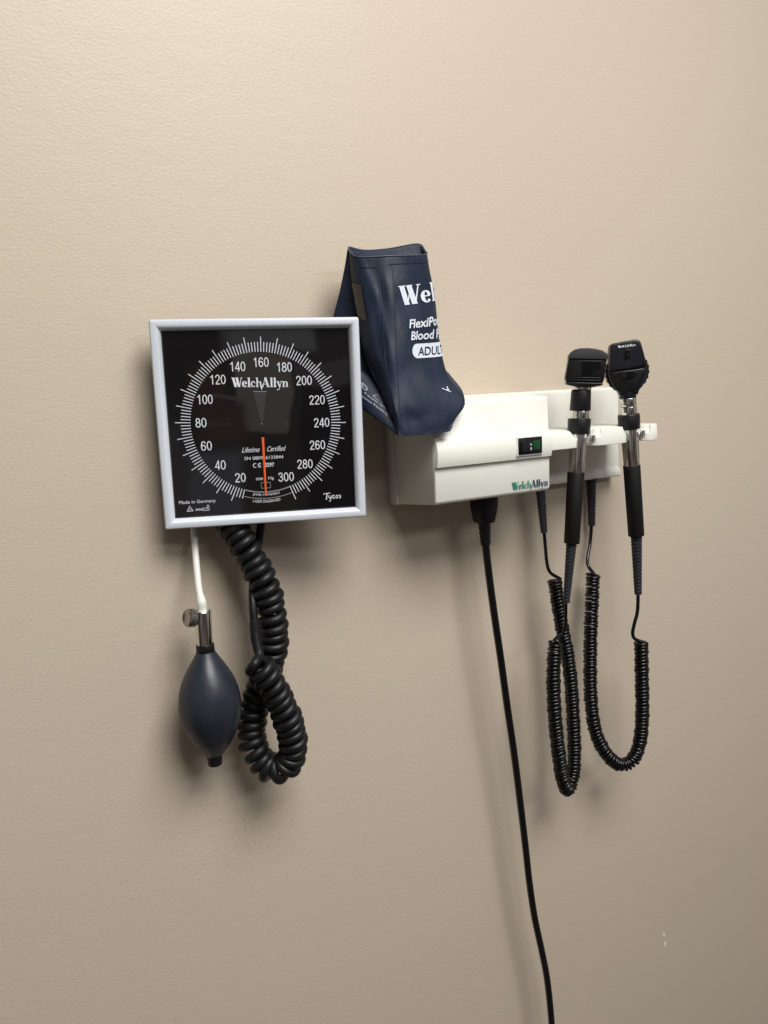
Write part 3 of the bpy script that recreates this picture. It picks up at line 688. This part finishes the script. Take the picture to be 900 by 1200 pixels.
# rocker switch
swf = lambda x, z, h: Vector((x, -h, z))
a_, b_ = at(607.5, 513.5, .0955), at(635.6, 531.5, .0955)
sx0, sx1, sz0, sz1 = a_.x, b_.x, H - .0672, H - .0502
frame_pts = [(sx0 - .0014, sz0 - .0014), (sx1 + .0014, sz0 - .0014), (sx1 + .0014, sz1 + .0014), (sx0 - .0014, sz1 + .0014)]
sw = from_bm('switch_surround', extrude_poly(frame_pts, .086, .0948, swf, .0008, 3), M['ivory'], ST)
bz = from_bm('power_switch', extrude_poly([(sx0, sz0), (sx1, sz0), (sx1, sz1), (sx0, sz1)], .088, .0956, swf, .0005, 2), M['black'], ST)
mid = (sz0 + sz1) / 2
rk = bmesh.new()
rx0, rx1 = sx0 + .0030, sx1 - .0030; rz0, rz1 = sz0 + .0030, sz1 - .0030
pr = [(rx0, .0950), (rx0, .0985), (rx0 + (rx1 - rx0) * .55, .0966), (rx1, .0962), (rx1, .0950)]
from_bm('rocker', extrude_poly(pr, rz0, rz1, lambda x, o_, z: Vector((x, -o_, z)), .0003, 2), M['satin'], bz)
from_bm('indicator', extrude_poly([(rx0 + (rx1 - rx0) * .60, rz0 + .0012), (rx1 - .0008, rz0 + .0012), (rx1 - .0008, rz1 - .0008), (rx0 + (rx1 - rx0) * .60, rz1 - .0008)], .0955, .0970, swf, .0003, 2), M['led'], bz)
sxm = rx0 + (rx1 - rx0) * .46
def swt(x, z, e_): return Vector((x, -.0976 - e_, z))
lettering('switch_symbol', merge([arc(sxm, mid + .0014, .0007, .0009, 0, 360, .0004, .0004, 12), rect(sxm - .0007, mid - .0022, sxm + .0007, mid - .0017), arc(sxm, mid - .0032, .0007, .0008, 0, 360, .0004, .0004, 12)]), swt, M['white'], bz)
# maker's name on the box
la, lb = .4655, .5128
def boxt(x, z, e_): return Vector((x, -.08905 - e_, z))
allL = serif('WelcH'); nW = len(allL); full = serif('WelcHAllyn')
V, F, lay = merge(full); V2, _ = fit((V, F), (la + lb) / 2, H - .1000, lb - la, .0105, 0)
cnt = sum(len(v) for v, f in full[:nW])
for nm, lo, hi, mt in (('maker_lettering', 0, cnt, 'green'), ('maker_lettering', cnt, len(V2), 'navy')):
    FF = [tuple(i - lo for i in f) for f in F if lo <= f[0] < hi]
    raw(nm, [boxt(x, z, 9e-6 * lay[lo + i]) for i, (x, z) in enumerate(V2[lo:hi])], FF, M[mt], ST, smooth=0)

# ================================================================== INSTRUMENTS
def handle_parts(t, segs):
    """segs: (name, material, (px,py,off), (px,py,off), width0 px, width1 px)"""
    for nm, m_, a, b, w0, w1 in segs:
        p, q = at(*a), at(*b); L = (q - p).length
        lathe(nm, p, q, cyl_prof(w0 / 2 * mpp(p), w1 / 2 * mpp(q), min(.0006, L * .15), L), M[m_], t, n=40)
def ribbed(name, a, b, w0, w1, parent, n=11, m_='ribs', flange=False):
    p, q = at(*a), at(*b); r0, r1 = w0 / 2 * mpp(p), w1 / 2 * mpp(q); pr = []
    if flange: pr += [(0, r0 * 1.35), (.05, r0 * 1.35), (.055, r0)]
    for i in range(n):
        t0 = (.06 if flange else 0) + i * (.94 if flange else 1) / n; t1 = t0 + .94 / n; r = r0 + (r1 - r0) * (i + .5) / n
        pr += [(t0, r), (t0 + (t1 - t0) * .62, r), (t0 + (t1 - t0) * .68, r * .87), (t1 - .001, r * .87)]
    pr += [(1, r1)]
    return lathe(name, p, q, pr, M[m_], parent, n=28)
def axis_pt(A, B, y, offA, offB):
    t = (y - A[1]) / (B[1] - A[1]); return (A[0] + (B[0] - A[0]) * t, y, offA + (offB - offA) * t)

# otoscope (left)
oto = thing('otoscope', at(670, 636, .072), 'black otoscope with a boxy rectangular head, left of the two on the ivory shelf', 'otoscope')
def A1(y): return axis_pt((683.6, 430), (670.0, 636), y, .078, .072) if y < 553 else (674.9 + (670.0 - 674.9) * (y - 553) / 83, y, .0746 - .002 * (y - 553) / 83)
handle_parts(oto, [
    ('neck_ring', 'chrome', (682.0, 449, .078), (681.3, 457.5, .078), 22, 22.5),
    ('neck', 'rubber', (681.0, 457.5, .078), (679.9, 481, .077), 22.6, 24.2),
    ('lock_ring', 'chrome', (679.8, 481, .077), (679.2, 491, .077), 21.6, 22.2),
    ('collar', 'rubber', (679.0, 490.5, .0765), (678.2, 508, .0762), 26.4, 26.2),
    ('handle', 'chrome', (678.2, 506, .0762), (675.0, 554, .0746), 19.6, 17.8),
    ('grip', 'grip', (675.0, 553.2, .0746), (670.0, 636.5, .072), 19.8, 18.0)])
nr = None
def frame_fn(cpt, a_deg, lean, tilt=0.0):
    """local head frame: x across the face, z up, h out of the face (mm)"""
    a = math.radians(a_deg); Rz = Matrix.Rotation(a, 3, 'Z') @ Matrix.Rotation(math.radians(tilt), 3, 'X') @ Matrix.Rotation(math.radians(lean), 3, 'Y')
    return lambda x, z, h: cpt + Rz @ Vector((x * mm, -h * mm, z * mm))
hc = at(686, 430, .080)
fo = frame_fn(hc, -38, 4)
def part_poly(name, pts, h0, h1, fn, m_, parent, bev=1.0, seg=3, smooth=40, label=None):
    return from_bm(name, extrude_poly(pts, h0, h1, lambda x, y, h: fn(x, y, h), bev * mm, seg), M[m_], parent, smooth=smooth, label=label)
head = part_poly('head', [(-19.5, -16.5), (-8, -19.6), (6, -19.8), (17.5, -17), (19, -14), (20.5, 9), (-18.5, 9), (-21.2, -13)], -9, 12, fo, 'black', oto, 1.6)
part_poly('hood', [(-18.6, 8), (21.2, 7.5), (22.0, 9.5), (20.5, 13.5), (15, 17.0), (8, 18.6), (0, 19.3), (-8, 18.9), (-14, 17.2), (-17.6, 13.5), (-19.2, 9.5)], -10, 14.5, fo, 'hoodlit', oto, 3.0, 4)
part_poly('eyepiece_frame', [(-18.2, -15.2), (16.6, -15.6), (18.6, 7.6), (-17.0, 7.6)], 11, 13.0, fo, 'black', oto, .5)
part_poly('viewing_lens', [(-14.6, -9.8), (14.0, -10.2), (15.4, 6.0), (-13.8, 6.0)], 12.5, 13.4, fo, 'lens', oto, .2)
for z_, w_ in ((-11.6, 15.5), (-14.2, 16.2)):
    part_poly('frame_ridge', [(-w_, z_ - .45), (w_ - .8, z_ - .45), (w_ - .8, z_ + .45), (-w_, z_ + .45)], 12.4, 14.0, fo, 'satin', oto, .25)
part_poly('base_lip', [(-19.5, -19.0), (-8, -21.3), (6, -21.6), (17.6, -19.2), (17.8, -16.6), (-20, -16.2)], -13, 13.4, fo, 'black', oto, .9)

# ophthalmoscope (right)
oph = thing('ophthalmoscope', at(745, 627, .078), 'black ophthalmoscope with a tapered rounded head, right of the two on the ivory shelf', 'ophthalmoscope')
handle_parts(oph, [
    ('neck', 'satin', (735.4, 455, .080), (735.6, 467, .080), 20.5, 19.0),
    ('upper_ring', 'chrome', (735.5, 466.5, .080), (736.0, 475.8, .080), 19.6, 19.6),
    ('lower_ring', 'chrome', (736.0, 476.4, .080), (736.6, 486.5, .080), 19.8, 19.6),
    ('collar', 'rubber', (736.6, 485.5, .080), (737.6, 502.5, .0795), 25.0, 25.0),
    ('handle', 'chrome', (737.6, 500, .0795), (740.3, 546, .0785), 20.2, 18.4),
    ('grip', 'grip', (740.2, 545, .0785), (745.6, 627.5, .077), 19.6, 18.2)])
fp = frame_fn(at(734.6, 430, .080), -38, -2.0)
k_ = mpp(at(735, 430, .08)) / mm
n_ = 96; gear = []
for i in range(n_):
    a = 2 * PI * i / n_; r = 23.0 + (.75 if (i // 2) % 2 else 0); gear.append((r * math.cos(a) - .3, r * math.sin(a) - 5.0))
part_poly('aperture_wheel', gear, -6, 3, fp, 'satin', oph, .25, 1, smooth=25)
back = [(-18.5, 24), (-16, 26.5), (9.5, 28.8), (13, 27.5), (15, 24), (20.5, 0), (20.2, -8), (18.0, -16), (14.0, -23), (10.8, -27), (10.3, -31), (-9.5, -31), (-10.5, -27), (-14.5, -22.5), (-18.5, -15), (-20.8, -7), (-21, 0)]
part_poly('head', back, -9, 7.5, fp, 'satin', oph, 2.2, 4)
part_poly('brow_panel', [(-18.4, 23.0), (-16.2, 26.0), (-3, 27.8), (9.5, 28.4), (12.8, 27.0), (14.4, 23), (19.6, .5), (8, -2.0), (-6, -3.0), (-20.2, -2.2)], 5.5, 11.2, fp, 'satin', oph, 3.4, 5)
part_poly('aperture', [(-5.2, 7.2), (2.4, 7.6), (2.2, 18.2), (-5.0, 17.8)], 10.4, 11.5, fp, 'lens', oph, .2)
part_poly('aperture_glint', [(-2.0, 12.2), (1.0, 12.5), (.6, 13.4), (-1.4, 13.2)], 11.3, 11.7, fp, 'window', oph, .1)
part_poly('lower_panel', [(-17.5, -4.2), (17.5, -2.8), (17.2, -9), (14.5, -17), (10.5, -23), (8.5, -28), (-8.5, -28), (-10.8, -23), (-15, -16), (-17.4, -10)], 5.5, 9.4, fp, 'black', oph, 1.4)
part_poly('focus_window', [(-8, -6.4), (0, -4.6), (8.5, -5.4), (9.2, -9), (6, -12.6), (-5, -13.2), (-8.6, -10)], 9.0, 10.4, fp, 'lens', oph, .5)
part_poly('window_ridge', [(-7.2, -6.4), (0, -4.7), (7.6, -5.2), (7.6, -6.2), (0, -5.8), (-7.2, -7.4)], 10.0, 11.0, fp, 'satin', oph, .2)
lettering('maker_lettering', fit_layers(serif('WelcHAllyn'), -1.0, 22.2, 18.6, 3.2, math.radians(2)), lambda x, y, e_: fp(x, y, 11.28 + e_ * 1000), M['white'], oph)

# ================================================================== CORDS
def coiled_cord(t, label, relief_a, lead_a, coil, lead_b, relief_b, phase, R=6.2, wire=1.95, pitch=4.1, n1=13, n2=17, fl=False):
    kc = mpp(at(*coil[len(coil) // 2]))
    path = catmull([at(*p) for p in coil], 14)
    hx = helix(path, R * kc, pitch * kc, phase=phase, per=16, jit=.07)
    la_ = catmull([at(*p) for p in lead_a] + [hx[0]], 8); lb_ = catmull([hx[-1]] + [at(*p) for p in lead_b], 8)
    V, F = tube_mesh(la_[:-1] + hx + lb_[1:], wire * kc, 8)
    t = raw('coiled_cord', V, F, M['coil'], t, smooth=60, label=label)
    ribbed('strain_relief', *relief_a, t, n=n1, flange=fl)
    ribbed('strain_relief', *relief_b, t, n=n2)
    return t
coiled_cord(oto, 'coiled cord folded in a narrow loop',
    ((632.8, 568, .032), (637.6, 624, .034), 12.0, 8.0), [(637.4, 620, .034), (639, 640, .036), (641, 660, .040), (645, 671, .042)],
    [(650, 679, .042), (653.5, 705, .043), (658.5, 735, .044), (664.5, 765, .046), (669, 800, .048), (671.5, 840, .050), (673, 880, .052), (671.5, 908, .054), (666, 925, .056), (660, 916, .060), (655.5, 890, .064), (651.5, 855, .067), (649, 820, .068), (648.6, 785, .068), (651, 752, .067)],
    [(655.5, 744, .064), (660, 742, .064), (662.6, 730, .066), (663.2, 702, .069)],
    ((670.0, 634, .072), (663.6, 706, .069), 12.6, 8.2), .6)
coiled_cord(oph, 'coiled cord hanging in a wide open loop',
    ((692.8, 561, .010), (693.4, 616, .013), 11.5, 8.2), [(693.4, 612, .013), (691.6, 636, .016), (688.5, 655, .022), (689.8, 664, .026)],
    [(695, 672, .030), (694, 700, .032), (692.2, 740, .034), (691.6, 780, .036), (692.5, 820, .040), (697.5, 856, .046), (709.5, 882, .052), (726, 896, .058), (741.5, 890, .064), (750, 868, .068), (752.6, 836, .070), (752.2, 800, .071), (751.4, 752, .072)],
    [(744.5, 749, .072), (741.4, 742, .073), (743.6, 730, .074), (747.0, 716, .075), (747.9, 692, .075)],
    ((745.6, 625, .077), (747.8, 696, .075), 13.2, 8.6), 2.0, n1=13, fl=True)

pc = thing('power_cord', at(567, 590, .045), 'smooth black power cord plugged under the ivory box and running down the wall', 'cord')
o_ = .045
plug_pts = [(-.0128, 0), (.0128, 0), (.0128, -.012), (.0098, -.025), (.0082, -.0295), (-.0082, -.0295), (-.0098, -.025), (-.0128, -.012)]
pt0 = at(566.8, 585, o_)
from_bm('plug', extrude_poly(plug_pts, -.008, .009, lambda x, z, h: pt0 + Vector((x - z * -.02, -h, z + .004)), .0016, 3), M['black'], pc)
from_bm('plug_panel', extrude_poly([(-.0085, -.004), (.0085, -.004), (.0080, -.012), (.0050, -.026), (-.0050, -.026), (-.0080, -.012)], .0082, .0100, lambda x, z, h: pt0 + Vector((x, -h, z + .004)), .0006, 2), M['rubber'], pc)
for i in range(3):
    from_bm('plug_rib', boxmesh(pt0.x, pt0.y - .0100, pt0.z - .004 - .0052 * i, .010 - .0016 * i, .0010, .0012, .0003), M['black'], pc)
ribbed('strain_relief', (567.6, 612, o_), (569.2, 638, o_), 15.0, 12.2, pc, n=5, m_='black')
V, F = tube_mesh(catmull([at(568.8, 634, o_), at(572, 665, .045), at(578.5, 715, .046), at(586.5, 770, .046), at(594, 825, .045), at(602, 880, .044), at(609, 935, .043), at(615.5, 990, .042), at(620.5, 1035, .041), at(626.5, 1075, .040), at(635, 1115, .040), at(641.5, 1150, .040), at(646.5, 1200, .040), at(650, 1260, .040), at(656, 1400, .038)], 8), 4.2 * mpp(at(600, 850, o_)), 14)
raw('cable', V, F, M['coil'], pc, smooth=60)
